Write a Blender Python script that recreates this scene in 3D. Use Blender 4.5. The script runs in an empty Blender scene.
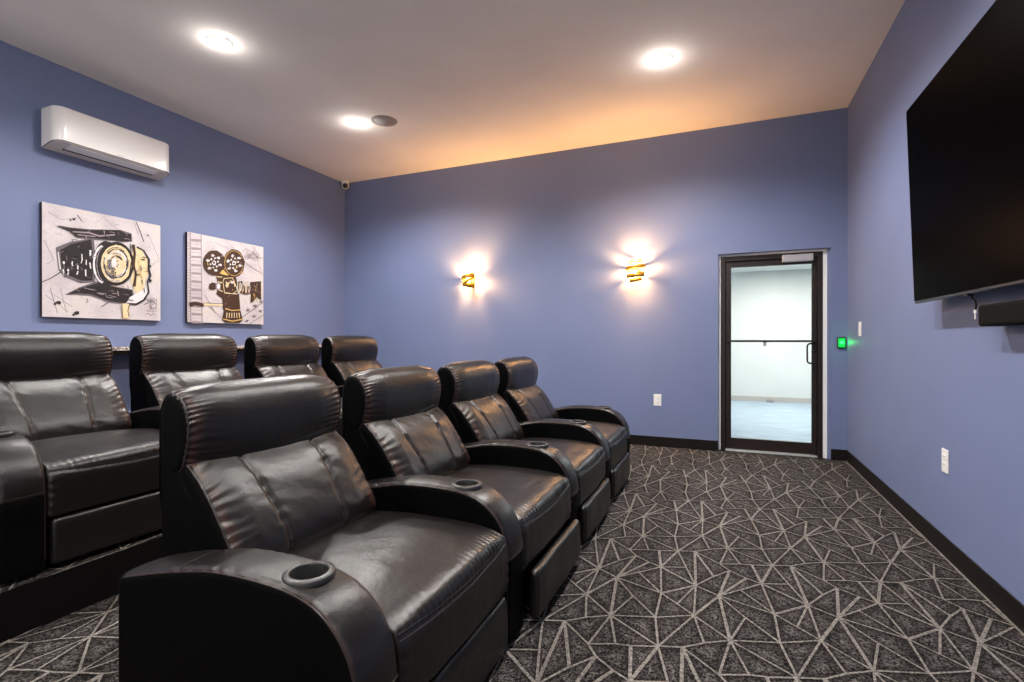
import bpy, bmesh, math, random
from mathutils import Vector, Matrix, noise
from mathutils.bvhtree import BVHTree

C = bpy.context.scene.collection
scene = bpy.context.scene
PI = math.pi
random.seed(7)

# ------------------------------------------------------------------ camera, world, exposure
EYE = 1.2
cam_d = bpy.data.cameras.new('camera')
cam = bpy.data.objects.new('camera', cam_d); C.objects.link(cam)
cam.location = (0, 0, EYE)
cam.rotation_euler = (PI / 2 - 0.0015, 0, 0.3956)
cam_d.sensor_fit = 'HORIZONTAL'; cam_d.sensor_width = 36.0
cam_d.lens = 503.3 / 1024 * 36.0
cam_d.clip_start = 0.02; cam_d.clip_end = 60
scene.camera = cam
world = bpy.data.worlds.new('world'); scene.world = world
world.use_nodes = True
world.node_tree.nodes['Background'].inputs[0].default_value = (0.5, 0.55, 0.7, 1)
world.node_tree.nodes['Background'].inputs[1].default_value = 0.0
vs = scene.view_settings
vs.view_transform = 'Standard'; vs.look = 'None'; vs.gamma = 1.0; vs.exposure = 0.85
vs.use_curve_mapping = False
scene.display_settings.display_device = 'sRGB'
scene.cycles.use_denoising = True
scene.cycles.max_bounces = 8; scene.cycles.diffuse_bounces = 5; scene.cycles.glossy_bounces = 4
scene.cycles.transparent_max_bounces = 8
scene.cycles.sample_clamp_indirect = 6.0

# room measures
HR, D, XL, XR, YB = 3.505, 5.884, -5.121, 1.145, -1.0
RISER_H, RISER_X = 0.195, -2.645
DOOR_L, DOOR_R, DOOR_T, WALL_T = -0.04, 1.005, 2.13, 0.20

SPOT_W, SCONCE_W, HALL_W = 128.0, 34.0, 30.0
LAMP_XY = [(-3.58, 4.30), (-3.58, 2.72), (-0.46, 4.28), (-0.46, 2.72), (-3.58, 1.14), (-0.46, 1.14), (-3.58, -0.44), (-0.46, -0.44)]  # first three are visible; the other five are unseen, added to brighten the room

def lamp(name, kind, loc, power, color, rot=(0, 0, 0), **kw):
    ld = bpy.data.lights.new(name, kind); ld.energy = power; ld.color = color
    for k, v in kw.items(): setattr(ld, k, v)
    o = bpy.data.objects.new(name, ld); C.objects.link(o); o.location = loc; o.rotation_euler = rot
    return o

LAMP_GAIN = [1.62, 0.86, 1.46, 0.88, 0.64, 0.72, 1.10, 1.00]      # each lamp tuned for wall brightness, strongest by the back wall
for (x, y), gain in zip(LAMP_XY, LAMP_GAIN):
    lamp('downlight_beam', 'SPOT', (x, y, HR - 0.03), SPOT_W * gain, (1.0, 0.96, 0.92), spot_size=math.radians(154), spot_blend=0.6, shadow_soft_size=0.07)
    lamp('downlight_halo_fill', 'POINT', (x, y, HR - 0.105), 1.3, (1.0, 0.93, 0.87), shadow_soft_size=0.03)  # extra point below each lens, added for a halo on the ceiling
for x, y, z in [(-3.025, D - 0.125, 1.985), (-0.905, D - 0.125, 1.980)]:
    lamp('sconce_light', 'POINT', (x, y, z), 44.0, (1.0, 0.51, 0.17), shadow_soft_size=0.045)
    lamp('sconce_uplight', 'SPOT', (x, y - 0.01, z + 0.03), SCONCE_W, (1.0, 0.50, 0.17), rot=(PI - 0.12, 0, 0), spot_size=math.radians(150), spot_blend=0.8, shadow_soft_size=0.03)
lamp('hallway_light', 'AREA', (1.05, 9.55, 2.5), HALL_W, (1.0, 0.99, 0.95), shape='RECTANGLE', size=1.1, size_y=0.3)
lamp('hallway_light', 'AREA', (1.05, 7.6, 2.5), HALL_W, (1.0, 0.99, 0.95), shape='RECTANGLE', size=1.1, size_y=0.3)  # unseen area light nearer the door; no panel is modelled here

# ------------------------------------------------------------------ materials
def mat(name, color=(0.5, 0.5, 0.5), rough=0.5, metal=0.0, spec=0.5, emit=None, estr=0.0, build=None, coat=0.0):
    m = bpy.data.materials.new(name); m.use_nodes = True
    nt = m.node_tree; b = nt.nodes['Principled BSDF']
    b.inputs['Base Color'].default_value = (*color, 1); b.inputs['Roughness'].default_value = rough
    b.inputs['Metallic'].default_value = metal; b.inputs['Specular IOR Level'].default_value = spec
    if coat: b.inputs['Coat Weight'].default_value = coat
    if emit: b.inputs['Emission Color'].default_value = (*emit, 1); b.inputs['Emission Strength'].default_value = estr
    if build: build(nt, b)
    return m

def nd(nt, t, **kw):
    n = nt.nodes.new(t)
    for k, v in kw.items():
        if k in n.inputs: n.inputs[k].default_value = v
        else: setattr(n, k, v)
    return n

def objcoord(nt): return nd(nt, 'ShaderNodeTexCoord').outputs['Object']

def bump(nt, b, scale, strength, dist=0.002, detail=4, kind='noise'):
    co = objcoord(nt)
    if kind == 'noise':
        t = nd(nt, 'ShaderNodeTexNoise', Scale=scale, Detail=detail); out = t.outputs['Fac']
    else:
        t = nd(nt, 'ShaderNodeTexVoronoi', Scale=scale); out = t.outputs['Distance']
    nt.links.new(co, t.inputs['Vector'])
    bp = nd(nt, 'ShaderNodeBump', Strength=strength, Distance=dist)
    nt.links.new(out, bp.inputs['Height']); nt.links.new(bp.outputs['Normal'], b.inputs['Normal'])
    return bp

def ramp(nt, fac, stops):
    r = nd(nt, 'ShaderNodeValToRGB')
    e = r.color_ramp.elements
    while len(e) < len(stops): e.new(0.5)
    for el, (p, c) in zip(e, stops): el.position = p; el.color = (*c, 1)
    nt.links.new(fac, r.inputs['Fac'])
    return r.outputs['Color']

def wall_paint(c):
    def f(nt, b):
        n = nd(nt, 'ShaderNodeTexNoise', Scale=1.3, Detail=3); nt.links.new(objcoord(nt), n.inputs['Vector'])
        col = ramp(nt, n.outputs['Fac'], [(0.3, tuple(k * 0.96 for k in c)), (0.7, tuple(k * 1.04 for k in c))])
        nt.links.new(col, b.inputs['Base Color'])
        bump(nt, b, 160, 0.12, 0.001)
    return f
BLUE = (0.156, 0.194, 0.338)
M = {}
M['wall'] = mat('blue_wall_paint', BLUE, 0.55, spec=0.35, build=wall_paint(BLUE))
M['ceiling'] = mat('white_ceiling_paint', (0.84, 0.80, 0.76), 0.85, spec=0.2, build=wall_paint((0.84, 0.80, 0.76)))
M['white_wall'] = mat('white_hall_paint', (0.85, 0.86, 0.83), 0.8, build=wall_paint((0.85, 0.86, 0.83)))
M['trim_white'] = mat('white_jamb_paint', (0.84, 0.84, 0.82), 0.45)
M['rubber'] = mat('dark_brown_cove_base', (0.0065, 0.0045, 0.004), 0.5, spec=0.25)
M['riser_face'] = mat('black_riser_face', (0.003, 0.0025, 0.0025), 0.7, spec=0.1)
M['bronze'] = mat('dark_bronze_aluminium', (0.022, 0.014, 0.012), 0.38, metal=0.3)
M['alu'] = mat('threshold_aluminium', (0.55, 0.56, 0.55), 0.4, metal=0.6)
M['closer'] = mat('grey_door_closer', (0.42, 0.40, 0.42), 0.4, metal=0.3)
M['white_plastic'] = mat('white_plastic', (0.80, 0.79, 0.77), 0.3, spec=0.5)
M['ac_white'] = mat('glossy_white_plastic', (0.90, 0.87, 0.85), 0.22, spec=0.5)
M['ac_grey'] = mat('warm_grey_plastic', (0.62, 0.57, 0.53), 0.4)
M['black_plastic'] = mat('black_plastic', (0.010, 0.010, 0.011), 0.35)
M['slot'] = mat('dark_slot', (0.02, 0.02, 0.02), 0.8)
M['screen'] = mat('black_antiglare_screen', (0.0008, 0.0007, 0.0007), 0.3, spec=0.004)
M['soundbar'] = mat('black_fabric_soundbar', (0.004, 0.0035, 0.0035), 0.8, spec=0.08)
M['bezel'] = mat('dark_silver_bezel', (0.045, 0.045, 0.055), 0.3, metal=0.8)
M['gold'] = mat('brushed_gold_metal', (0.85, 0.52, 0.10), 0.3, metal=1.0, build=lambda nt, b: bump(nt, b, 90, 0.2))
M['bulb'] = mat('lit_sconce_bulb', (1, 0.9, 0.7), 0.5, emit=(1.0, 0.80, 0.42), estr=3.0)
M['lens_lit'] = mat('lit_downlight_lens', (1, 1, 1), 0.5, emit=(1.0, 0.97, 0.93), estr=45)
M['panel_lit'] = mat('lit_hall_panel', (1, 1, 1), 0.5, emit=(1.0, 1.0, 0.96), estr=8)
M['grille'] = mat('painted_speaker_grille', (0.36, 0.33, 0.32), 0.7, build=lambda nt, b: bump(nt, b, 350, 0.6, 0.002, kind='voronoi'))
M['led'] = mat('green_led', (0.0, 0.3, 0.05), 0.4, emit=(0.03, 1.0, 0.06), estr=2.2)
M['green_plastic'] = mat('green_lit_plastic', (0.0, 0.12, 0.03), 0.35, emit=(0.0, 1.0, 0.12), estr=0.25)
M['ring'] = mat('dark_cup_ring', (0.055, 0.055, 0.055), 0.33, metal=0.5)
M['stitch'] = mat('grey_thread', (0.075, 0.060, 0.056), 0.7)
M['piping'] = mat('worn_leather_piping', (0.022, 0.012, 0.010), 0.4)

def leather(nt, b):
    at = nd(nt, 'ShaderNodeAttribute', attribute_name='wear')
    co = objcoord(nt)
    n = nd(nt, 'ShaderNodeTexNoise', Scale=22.0, Detail=5, Roughness=0.6); nt.links.new(co, n.inputs['Vector'])
    mul = nd(nt, 'ShaderNodeMath', operation='MULTIPLY'); nt.links.new(at.outputs['Fac'], mul.inputs[0]); nt.links.new(n.outputs['Fac'], mul.inputs[1])
    col = ramp(nt, mul.outputs[0], [(0.0, (0.0062, 0.0050, 0.0046)), (0.15, (0.0080, 0.0058, 0.0050)), (0.6, (0.090, 0.032, 0.017))])
    nt.links.new(col, b.inputs['Base Color'])
    n2 = nd(nt, 'ShaderNodeTexNoise', Scale=5.0, Detail=3); nt.links.new(co, n2.inputs['Vector'])
    mr = nd(nt, 'ShaderNodeMapRange'); nt.links.new(n2.outputs['Fac'], mr.inputs['Value'])
    mr.inputs['To Min'].default_value = 0.28; mr.inputs['To Max'].default_value = 0.40
    nt.links.new(mr.outputs['Result'], b.inputs['Roughness'])
    v = nd(nt, 'ShaderNodeTexVoronoi', Scale=330.0); nt.links.new(co, v.inputs['Vector'])
    b1 = nd(nt, 'ShaderNodeBump', Strength=0.22, Distance=0.0015); nt.links.new(v.outputs['Distance'], b1.inputs['Height'])
    n3 = nd(nt, 'ShaderNodeTexNoise', Scale=34.0, Detail=3); nt.links.new(co, n3.inputs['Vector'])
    b2 = nd(nt, 'ShaderNodeBump', Strength=0.22, Distance=0.006); nt.links.new(n3.outputs['Fac'], b2.inputs['Height'])
    nt.links.new(b1.outputs['Normal'], b2.inputs['Normal']); nt.links.new(b2.outputs['Normal'], b.inputs['Normal'])
M['leather'] = mat('black_leather', (0.012, 0.010, 0.010), 0.3, spec=0.52, build=leather)
M['vinyl'] = mat('black_side_vinyl', (0.0014, 0.0012, 0.0013), 0.6, spec=0.06, build=lambda nt, b: bump(nt, b, 300, 0.15))

def carpet_field(nt, b):
    at = nd(nt, 'ShaderNodeAttribute', attribute_name='field')
    co = objcoord(nt)
    v = nd(nt, 'ShaderNodeTexVoronoi', Scale=150.0); nt.links.new(co, v.inputs['Vector'])
    n = nd(nt, 'ShaderNodeTexNoise', Scale=90.0, Detail=2); nt.links.new(co, n.inputs['Vector'])
    dark = ramp(nt, v.outputs['Color'], [(0.30, (0.0035, 0.0028, 0.0026)), (0.85, (0.022, 0.018, 0.017))])
    lite = ramp(nt, v.outputs['Color'], [(0.30, (0.012, 0.010, 0.0095)), (0.85, (0.165, 0.150, 0.143))])
    add = nd(nt, 'ShaderNodeMath', operation='MULTIPLY_ADD'); add.inputs[1].default_value = 0.9
    nt.links.new(at.outputs['Fac'], add.inputs[0])
    sub = nd(nt, 'ShaderNodeMath', operation='MULTIPLY_ADD'); sub.inputs[1].default_value = 0.7; sub.inputs[2].default_value = -0.35
    nt.links.new(n.outputs['Fac'], sub.inputs[0]); nt.links.new(sub.outputs[0], add.inputs[2])
    add.use_clamp = True
    mx = nd(nt, 'ShaderNodeMix', data_type='RGBA'); nt.links.new(add.outputs[0], mx.inputs[0])
    nt.links.new(dark, mx.inputs[6]); nt.links.new(lite, mx.inputs[7]); nt.links.new(mx.outputs[2], b.inputs['Base Color'])
    bump(nt, b, 200, 0.7, 0.004, kind='voronoi')
def carpet_line(nt, b):
    v = nd(nt, 'ShaderNodeTexVoronoi', Scale=150.0); nt.links.new(objcoord(nt), v.inputs['Vector'])
    c = ramp(nt, v.outputs['Color'], [(0.1, (0.085, 0.076, 0.069)), (0.9, (0.27, 0.245, 0.222))])
    nt.links.new(c, b.inputs['Base Color']); bump(nt, b, 200, 0.7, 0.004, kind='voronoi')
M['carpet'] = mat('dark_loop_carpet', (0.03, 0.03, 0.03), 0.95, spec=0.1, build=carpet_field)
M['carpet_line'] = mat('taupe_carpet_lines', (0.2, 0.18, 0.16), 0.95, spec=0.1, build=carpet_line)
def hall_carpet(nt, b):
    n = nd(nt, 'ShaderNodeTexNoise', Scale=3.0, Detail=8, Roughness=0.7)
    mp = nd(nt, 'ShaderNodeMapping'); mp.inputs['Scale'].default_value = (0.8, 5.0, 1)
    nt.links.new(objcoord(nt), mp.inputs['Vector']); nt.links.new(mp.outputs[0], n.inputs['Vector'])
    c = ramp(nt, n.outputs['Fac'], [(0.35, (0.34, 0.43, 0.52)), (0.65, (0.55, 0.64, 0.72))]); nt.links.new(c, b.inputs['Base Color'])
M['hall_carpet'] = mat('pale_blue_hall_carpet', (0.3, 0.4, 0.5), 0.9, spec=0.1, build=hall_carpet)
def granite(nt, b):
    v = nd(nt, 'ShaderNodeTexVoronoi', Scale=60.0); nt.links.new(objcoord(nt), v.inputs['Vector'])
    c = ramp(nt, v.outputs['Color'], [(0.15, (0.06, 0.04, 0.035)), (0.45, (0.42, 0.36, 0.32)), (0.8, (0.62, 0.55, 0.50))]); nt.links.new(c, b.inputs['Base Color'])
M['granite'] = mat('speckled_granite', (0.5, 0.45, 0.4), 0.2, build=granite)
def glass_mat():
    m = bpy.data.materials.new('clear_glass'); m.use_nodes = True; nt = m.node_tree; nt.nodes.clear()
    out = nd(nt, 'ShaderNodeOutputMaterial'); mx = nd(nt, 'ShaderNodeMixShader')
    tr = nd(nt, 'ShaderNodeBsdfTransparent'); tr.inputs[0].default_value = (0.97, 0.985, 0.975, 1)
    gl = nd(nt, 'ShaderNodeBsdfGlossy'); gl.inputs['Roughness'].default_value = 0.01
    fr = nd(nt, 'ShaderNodeFresnel'); fr.inputs['IOR'].default_value = 1.35
    nt.links.new(fr.outputs[0], mx.inputs[0]); nt.links.new(tr.outputs[0], mx.inputs[1]); nt.links.new(gl.outputs[0], mx.inputs[2])
    nt.links.new(mx.outputs[0], out.inputs[0]); return m
M['glass'] = glass_mat()
def amber_mat():
    m = bpy.data.materials.new('amber_gold_ribbon'); m.use_nodes = True; nt = m.node_tree; b = nt.nodes['Principled BSDF']
    b.inputs['Base Color'].default_value = (0.62, 0.34, 0.04, 1); b.inputs['Metallic'].default_value = 0.6; b.inputs['Roughness'].default_value = 0.45
    tl = nd(nt, 'ShaderNodeBsdfTranslucent'); tl.inputs[0].default_value = (0.07, 0.026, 0.0015, 1)
    mx = nd(nt, 'ShaderNodeMixShader'); mx.inputs[0].default_value = 0.30
    nt.links.new(b.outputs[0], mx.inputs[1]); nt.links.new(tl.outputs[0], mx.inputs[2]); nt.links.new(mx.outputs[0], nt.nodes['Material Output'].inputs[0])
    return m
M['amber'] = amber_mat()

# ------------------------------------------------------------------ mesh helpers
class MB:
    def __init__(s): s.v = []; s.f = []; s.m = []; s.mats = []; s.sm = []
    def mi(s, m):
        if m not in s.mats: s.mats.append(m)
        return s.mats.index(m)
    def add(s, vs, fs, m, smooth=False):
        o = len(s.v); s.v += [tuple(v) for v in vs]; i = s.mi(m)
        for f in fs: s.f.append(tuple(o + k for k in f)); s.m.append(i); s.sm.append(smooth)
        return s
    def box(s, x0, x1, y0, y1, z0, z1, m, bev=0.0, mtx=None):
        if bev > 0:
            bm = bmesh.new(); bmesh.ops.create_cube(bm, size=1.0)
            bmesh.ops.transform(bm, matrix=Matrix.Translation(((x0 + x1) / 2, (y0 + y1) / 2, (z0 + z1) / 2)) @ Matrix.Diagonal((x1 - x0, y1 - y0, z1 - z0, 1)), verts=bm.verts)
            bmesh.ops.bevel(bm, geom=bm.edges[:], offset=bev, segments=3, affect='EDGES', profile=0.5)
            bm.verts.ensure_lookup_table()
            vs = [mtx @ v.co if mtx else v.co.copy() for v in bm.verts]; fs = [[v.index for v in f.verts] for f in bm.faces]
            bm.free(); return s.add(vs, fs, m)
        vs = [Vector((x, y, z)) for x in (x0, x1) for y in (y0, y1) for z in (z0, z1)]
        if mtx: vs = [mtx @ v for v in vs]
        return s.add(vs, [(0, 1, 3, 2), (4, 6, 7, 5), (0, 4, 5, 1), (2, 3, 7, 6), (0, 2, 6, 4), (1, 5, 7, 3)], m)
    def tube(s, pts, r, m, n=8, closed=False, cap=True):
        pts = [Vector(p) for p in pts]; k = len(pts); vs = []; fs = []
        up = None
        for i, p in enumerate(pts):
            a = pts[(i - 1) % k] if (closed or i > 0) else p; c = pts[(i + 1) % k] if (closed or i < k - 1) else p
            t = (c - a).normalized() if (c - a).length > 1e-9 else Vector((0, 0, 1))
            if up is None: up = t.orthogonal().normalized()
            up = (up - t * up.dot(t)); up = up.normalized() if up.length > 1e-6 else t.orthogonal().normalized()
            w = t.cross(up)
            for q in range(n): vs.append(p + (up * math.cos(2 * PI * q / n) + w * math.sin(2 * PI * q / n)) * r)
        for i in range(k if closed else k - 1):
            j = (i + 1) % k
            for q in range(n): q2 = (q + 1) % n; fs.append((i * n + q, i * n + q2, j * n + q2, j * n + q))
        if cap and not closed: fs.append(tuple(range(n))[::-1]); fs.append(tuple((k - 1) * n + q for q in range(n)))
        return s.add(vs, fs, m, True)
    def lathe(s, prof, m, n=40, mtx=None):          # prof: (radius, height) ; about local z
        vs = []; fs = []; k = len(prof)
        for q in range(n):
            a = 2 * PI * q / n
            for r, h in prof: vs.append(Vector((r * math.cos(a), r * math.sin(a), h)))
        if mtx: vs = [mtx @ v for v in vs]
        for q in range(n):
            q2 = (q + 1) % n
            for i in range(k - 1): fs.append((q * k + i, q2 * k + i, q2 * k + i + 1, q * k + i + 1))
        return s.add(vs, fs, m, True)
    def prism(s, poly, y0, y1, m, smooth=False):     # poly in x,z extruded along y
        k = len(poly); vs = [(x, y0, z) for x, z in poly] + [(x, y1, z) for x, z in poly]
        fs = [tuple(range(k)), tuple(range(2 * k - 1, k - 1, -1))] + [(i, k + i, k + (i + 1) % k, (i + 1) % k) for i in range(k)]
        return s.add(vs, fs, m, smooth)
    def mesh(s, name):
        me = bpy.data.meshes.new(name); me.from_pydata(s.v, [], s.f)
        for m in s.mats: me.materials.append(m)
        me.polygons.foreach_set('material_index', s.m); me.polygons.foreach_set('use_smooth', s.sm)
        me.update()
        bm = bmesh.new(); bm.from_mesh(me); bmesh.ops.recalc_face_normals(bm, faces=bm.faces); bm.to_mesh(me); bm.free()
        return me
    def build(s, name, parent=None): return link(name, s.mesh(name), parent)

def link(name, data, parent=None):
    o = bpy.data.objects.new(name, data); C.objects.link(o)
    if parent: o.parent = parent
    return o
def tag(o, label=None, cat=None, group=None, kind=None):
    if label: o['label'] = label
    if cat: o['category'] = cat
    if group: o['group'] = group
    if kind: o['kind'] = kind
    return o
def thing(name, label, cat, loc=(0, 0, 0), rz=0, group=None, kind=None):
    o = link(name, None); o.location = loc; o.rotation_euler = (0, 0, rz); o.empty_display_size = 0.1
    return tag(o, label, cat, group, kind)
def copy_tree(o, parent=None, skip=None):
    c = o.copy(); C.objects.link(c); c.parent = parent
    for ch in o.children:
        if skip and skip(ch): continue
        copy_tree(ch, c)
    return c
def structure(mb, name): return tag(mb.build(name), kind='structure')

# ------------------------------------------------------------------ carpet with its line pattern
PX, PY = 0.478, 0.968
PN = [(-0.013, 2.552), (0.359, 2.617), (0.212, 2.475), (0.179, 2.76), (0.247, 3.007), (0.365, 3.297), (0.508, 3.157), (0.212, 3.217), (-0.143, 3.037), (0.514, 2.852), (0.147, 2.97), (0.114, 2.795), (0.29, 2.401), (0.081, 2.651), (0.093, 2.396), (-0.039, 2.752), (-0.01, 2.917), (0.09, 2.958), (-0.066, 3.1), (0.303, 2.806)]
PS = [(0, 1, -1, 0), (0, 2, 0, 0), (0, 5, -1, -1), (0, 6, -1, -1), (0, 9, -1, 0), (0, 11, 0, 0), (0, 13, 0, 0), (0, 14, 0, 0), (1, 2, 0, 0), (1, 3, 0, 0), (1, 5, 0, -1), (1, 8, 1, 0), (1, 12, 0, 0), (1, 15, 1, 0), (1, 19, 0, 0), (2, 3, 0, 0), (2, 7, 0, -1), (2, 12, 0, 0), (2, 13, 0, 0), (3, 4, 0, 0), (3, 10, 0, 0), (3, 11, 0, 0), (3, 13, 0, 0), (3, 19, 0, 0), (4, 5, 0, 0), (4, 6, -1, 0), (4, 7, 0, 0), (4, 8, 1, 0), (4, 10, 0, 0), (4, 19, 0, 0), (5, 6, 0, 0), (5, 7, 0, 0), (5, 12, 0, 1), (5, 18, 1, 0), (6, 7, 1, 0), (6, 14, 1, 1), (6, 16, 1, 0), (6, 17, 1, 0), (6, 18, 1, 0), (7, 14, 0, 1), (8, 15, 0, 0), (8, 16, 0, 0), (8, 18, 0, 0), (9, 11, 1, 0), (9, 15, 1, 0), (9, 16, 1, 0), (10, 17, 0, 0), (16, 17, 0, 0)]
THICK = {(0, 9), (0, 11), (0, 5), (0, 6), (3, 10), (1, 8), (4, 3), (3, 4), (1, 3), (1, 2), (8, 15)}

def clip(poly, x0, x1, y0, y1):
    for ax, lim, sgn in ((0, x0, 1), (0, x1, -1), (1, y0, 1), (1, y1, -1)):
        out = []
        for i in range(len(poly)):
            a, b = poly[i - 1], poly[i]
            da, db = sgn * (a[ax] - lim), sgn * (b[ax] - lim)
            if (da >= 0) != (db >= 0):
                t = da / (da - db); out.append(tuple(a[k] + (b[k] - a[k]) * t for k in range(len(a))))
            if db >= 0: out.append(b)
        poly = out
        if len(poly) < 3: return []
    return poly

def carpet(name, x0, x1, y0, y1, z, thick):
    from mathutils.geometry import delaunay_2d_cdt
    # lay the tile out a few times, triangulate with the lines as constraints, keep the middle one
    idx = {}; pts = []; ed = []
    def pid(k, a, b):
        if (k, a, b) not in idx: idx[(k, a, b)] = len(pts); pts.append(Vector((PN[k][0] + a * PX, PN[k][1] + b * PY)))
        return idx[(k, a, b)]
    R_ = range(-2, 4)
    for a in R_:
        for b in R_:
            for (i, j, da, db) in PS: ed.append((pid(i, a, b), pid(j, a + da, b + db)))
    vo, eo, fo, ov, oe, of = delaunay_2d_cdt(pts, ed, [], 0, 1e-4)
    # merge faces that no line parts: work with faces from edges flagged as lines
    line = set()
    for k, e in enumerate(eo):
        if oe[k]: line.add(frozenset(e))
    par = list(range(len(fo)))
    def find(q):
        while par[q] != q: par[q] = par[par[q]]; q = par[q]
        return q
    ef = {}
    for k, f in enumerate(fo):
        for q in range(3): ef.setdefault(frozenset((f[q], f[(q + 1) % 3])), []).append(k)
    for e, fs in ef.items():
        if len(fs) == 2 and e not in line: par[find(fs[0])] = find(fs[1])
    cells = {}
    for k, f in enumerate(fo): cells.setdefault(find(k), []).append(k)
    ox, oy = 0.0, 2.4
    loops = []
    for c, ks in cells.items():
        cnt = {}
        for k in ks:
            f = fo[k]
            for q in range(3):
                e = (f[q], f[(q + 1) % 3])
                cnt[e] = 1
        bd = {a: b for (a, b) in cnt if (b, a) not in cnt}
        if not bd or len(bd) > 12: continue
        s0 = next(iter(bd)); lp = [s0]; q = bd[s0]
        while q != s0 and q in bd and len(lp) < 20: lp.append(q); q = bd[q]
        if q != s0: continue
        P = [vo[q] for q in lp]
        A = sum(P[i - 1].x * P[i].y - P[i].x * P[i - 1].y for i in range(len(P))) / 2
        if abs(A) > 0.3: continue
        cx = sum(p.x for p in P) / len(P); cy = sum(p.y for p in P) / len(P)
        if ox <= cx < ox + PX - 1e-6 and oy <= cy < oy + PY - 1e-6: loops.append((P, (cx, cy)))
    verts = []; faces = []; mi = []; fld = []
    def put(poly, m, lift=0.0):                      # poly of (x, y, field)
        poly = clip(poly, x0, x1, y0, y1)
        if len(poly) < 3: return
        o = len(verts)
        for p in poly: verts.append((p[0], p[1], z + (0.0006 + lift if m else 0.0))); fld.append(p[2])
        faces.append(tuple(range(o, o + len(poly)))); mi.append(m)
    na0, na1 = int((x0 - 0.5) / PX) - 2, int(x1 / PX) + 3
    nb0, nb1 = int((y0 - 3.4) / PY) - 2, int((y1 - 2.4) / PY) + 3
    for a in range(na0, na1):
        for b in range(nb0, nb1):
            dx, dy = a * PX, b * PY
            for P, c in loops:
                r_in = 0.9
                for i in range(len(P)):
                    p, q = P[i - 1], P[i]
                    put([(p.x + dx, p.y + dy, 0.0), (q.x + dx, q.y + dy, 0.0), (c[0] + dx, c[1] + dy, 1.0)], 0)
            for (i, j, da, db) in PS:
                p = Vector(PN[i]); q = Vector((PN[j][0] + da * PX, PN[j][1] + db * PY))
                w = 0.0068 if ((i, j) in THICK) else 0.0046
                t = (q - p).normalized(); n = Vector((-t.y, t.x)) * w; p = p - t * w * 0.6; q = q + t * w * 0.6
                put([(k.x + dx, k.y + dy, 0.0) for k in (p - n, q - n, q + n, p + n)], 1, ((PS.index((i, j, da, db)) * 7) % 48) * 0.00002)
    # backing slab under the pile
    o = len(verts); zb = z - thick; zt = z - 0.0015
    for zz in (zb, zt):
        for (x, y) in ((x0, y0), (x1, y0), (x1, y1), (x0, y1)): verts.append((x, y, zz)); fld.append(0.0)
    for f in ((0, 3, 2, 1), (4, 5, 6, 7), (0, 1, 5, 4), (1, 2, 6, 5), (2, 3, 7, 6), (3, 0, 4, 7)):
        faces.append(tuple(o + k for k in f)); mi.append(0)
    me = bpy.data.meshes.new(name); me.from_pydata(verts, [], faces)
    me.materials.append(M['carpet']); me.materials.append(M['carpet_line'])
    me.polygons.foreach_set('material_index', mi)
    at = me.attributes.new('field', 'FLOAT', 'POINT'); at.data.foreach_set('value', fld)
    me.update()
    return tag(link(name, me), kind='structure')

carpet('floor', XL, XR, YB, D, 0.0, 0.10)
carpet('floor_riser', XL, RISER_X, YB, D, RISER_H, RISER_H - 0.002)
structure(MB().box(RISER_X, RISER_X + 0.008, YB, D, 0.0, RISER_H + 0.002, M['riser_face']), 'trim_riser')

# ------------------------------------------------------------------ room shell
T = WALL_T
structure(MB().box(XL - T, XR + T, YB - T, D + T, HR, HR + 0.15, M['ceiling']), 'ceiling')
structure(MB().box(XL - T, XL, YB - T, D + T, -0.1, HR, M['wall']), 'wall_left')
structure(MB().box(XR, XR + T, YB - T, D + T, -0.1, HR, M['wall']), 'wall_right')
structure(MB().box(XL - T, XR + T, YB - T, YB, -0.1, HR, M['white_wall']), 'wall_rear')  # unseen wall, made white and set close to bounce light
bw = MB()
bw.box(XL - T, DOOR_L, D, D + T, -0.1, HR, M['wall'])
bw.box(DOOR_R, XR + T, D, D + T, -0.1, HR, M['wall'])
bw.box(DOOR_L, DOOR_R, D, D + T, DOOR_T, HR, M['wall'])
structure(bw, 'wall_back')
def cove(name, pts):           # thin cove base with a small toe
    b = MB()
    for (x0, x1, y0, y1) in pts: b.box(x0, x1, y0, y1, 0.0, 0.112, M['rubber'], 0.003)
    structure(b, name)
cove('baseboard_back', [(RISER_X + 0.01, DOOR_L, D - 0.008, D), (DOOR_R, XR, D - 0.008, D)])
cove('baseboard_right', [(XR - 0.008, XR, YB, D - 0.008)])
# pale strip where the carpet meets the base on the right
structure(MB().box(XR - 0.020, XR - 0.009, YB, D - 0.01, 0.0, 0.006, M['carpet_line'], 0.002), 'trim_carpet_edge')

# hallway beyond the door
HY, HH = 11.05, 2.56
structure(MB().box(-3, 5, D + T, HY, -0.1, -0.004, M['hall_carpet']), 'floor_hallway')
structure(MB().box(DOOR_L, DOOR_R, D + 0.11, D + T, -0.1, -0.004, M['hall_carpet']), 'floor_threshold')
structure(MB().box(-3, 5, D + T, HY, HH, HH + 0.1, M['white_wall']), 'ceiling_hallway')
structure(MB().box(-3, 5, HY, HY + 0.1, -0.1, HH + 0.1, M['white_wall']), 'wall_hallway_end')
structure(MB().box(-3.1, -3, D + T, HY + 0.1, -0.1, HH + 0.1, M['white_wall']), 'wall_hallway_left')
structure(MB().box(5, 5.1, D + T, HY + 0.1, -0.1, HH + 0.1, M['white_wall']), 'wall_hallway_right')
structure(MB().box(-3, 5, D + T, D + T + 0.02, HH, HR, M['white_wall']), 'wall_hallway_upper')
hp = thing('ceiling_panel_light', 'lit rectangular light panel on the hallway ceiling seen through the glass door', 'ceiling light', (1.05, 9.55, HH))
MB().box(-0.6, 0.6, -0.17, 0.17, -0.035, 0.0, M['trim_white'], 0.004).build('frame', hp)
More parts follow.
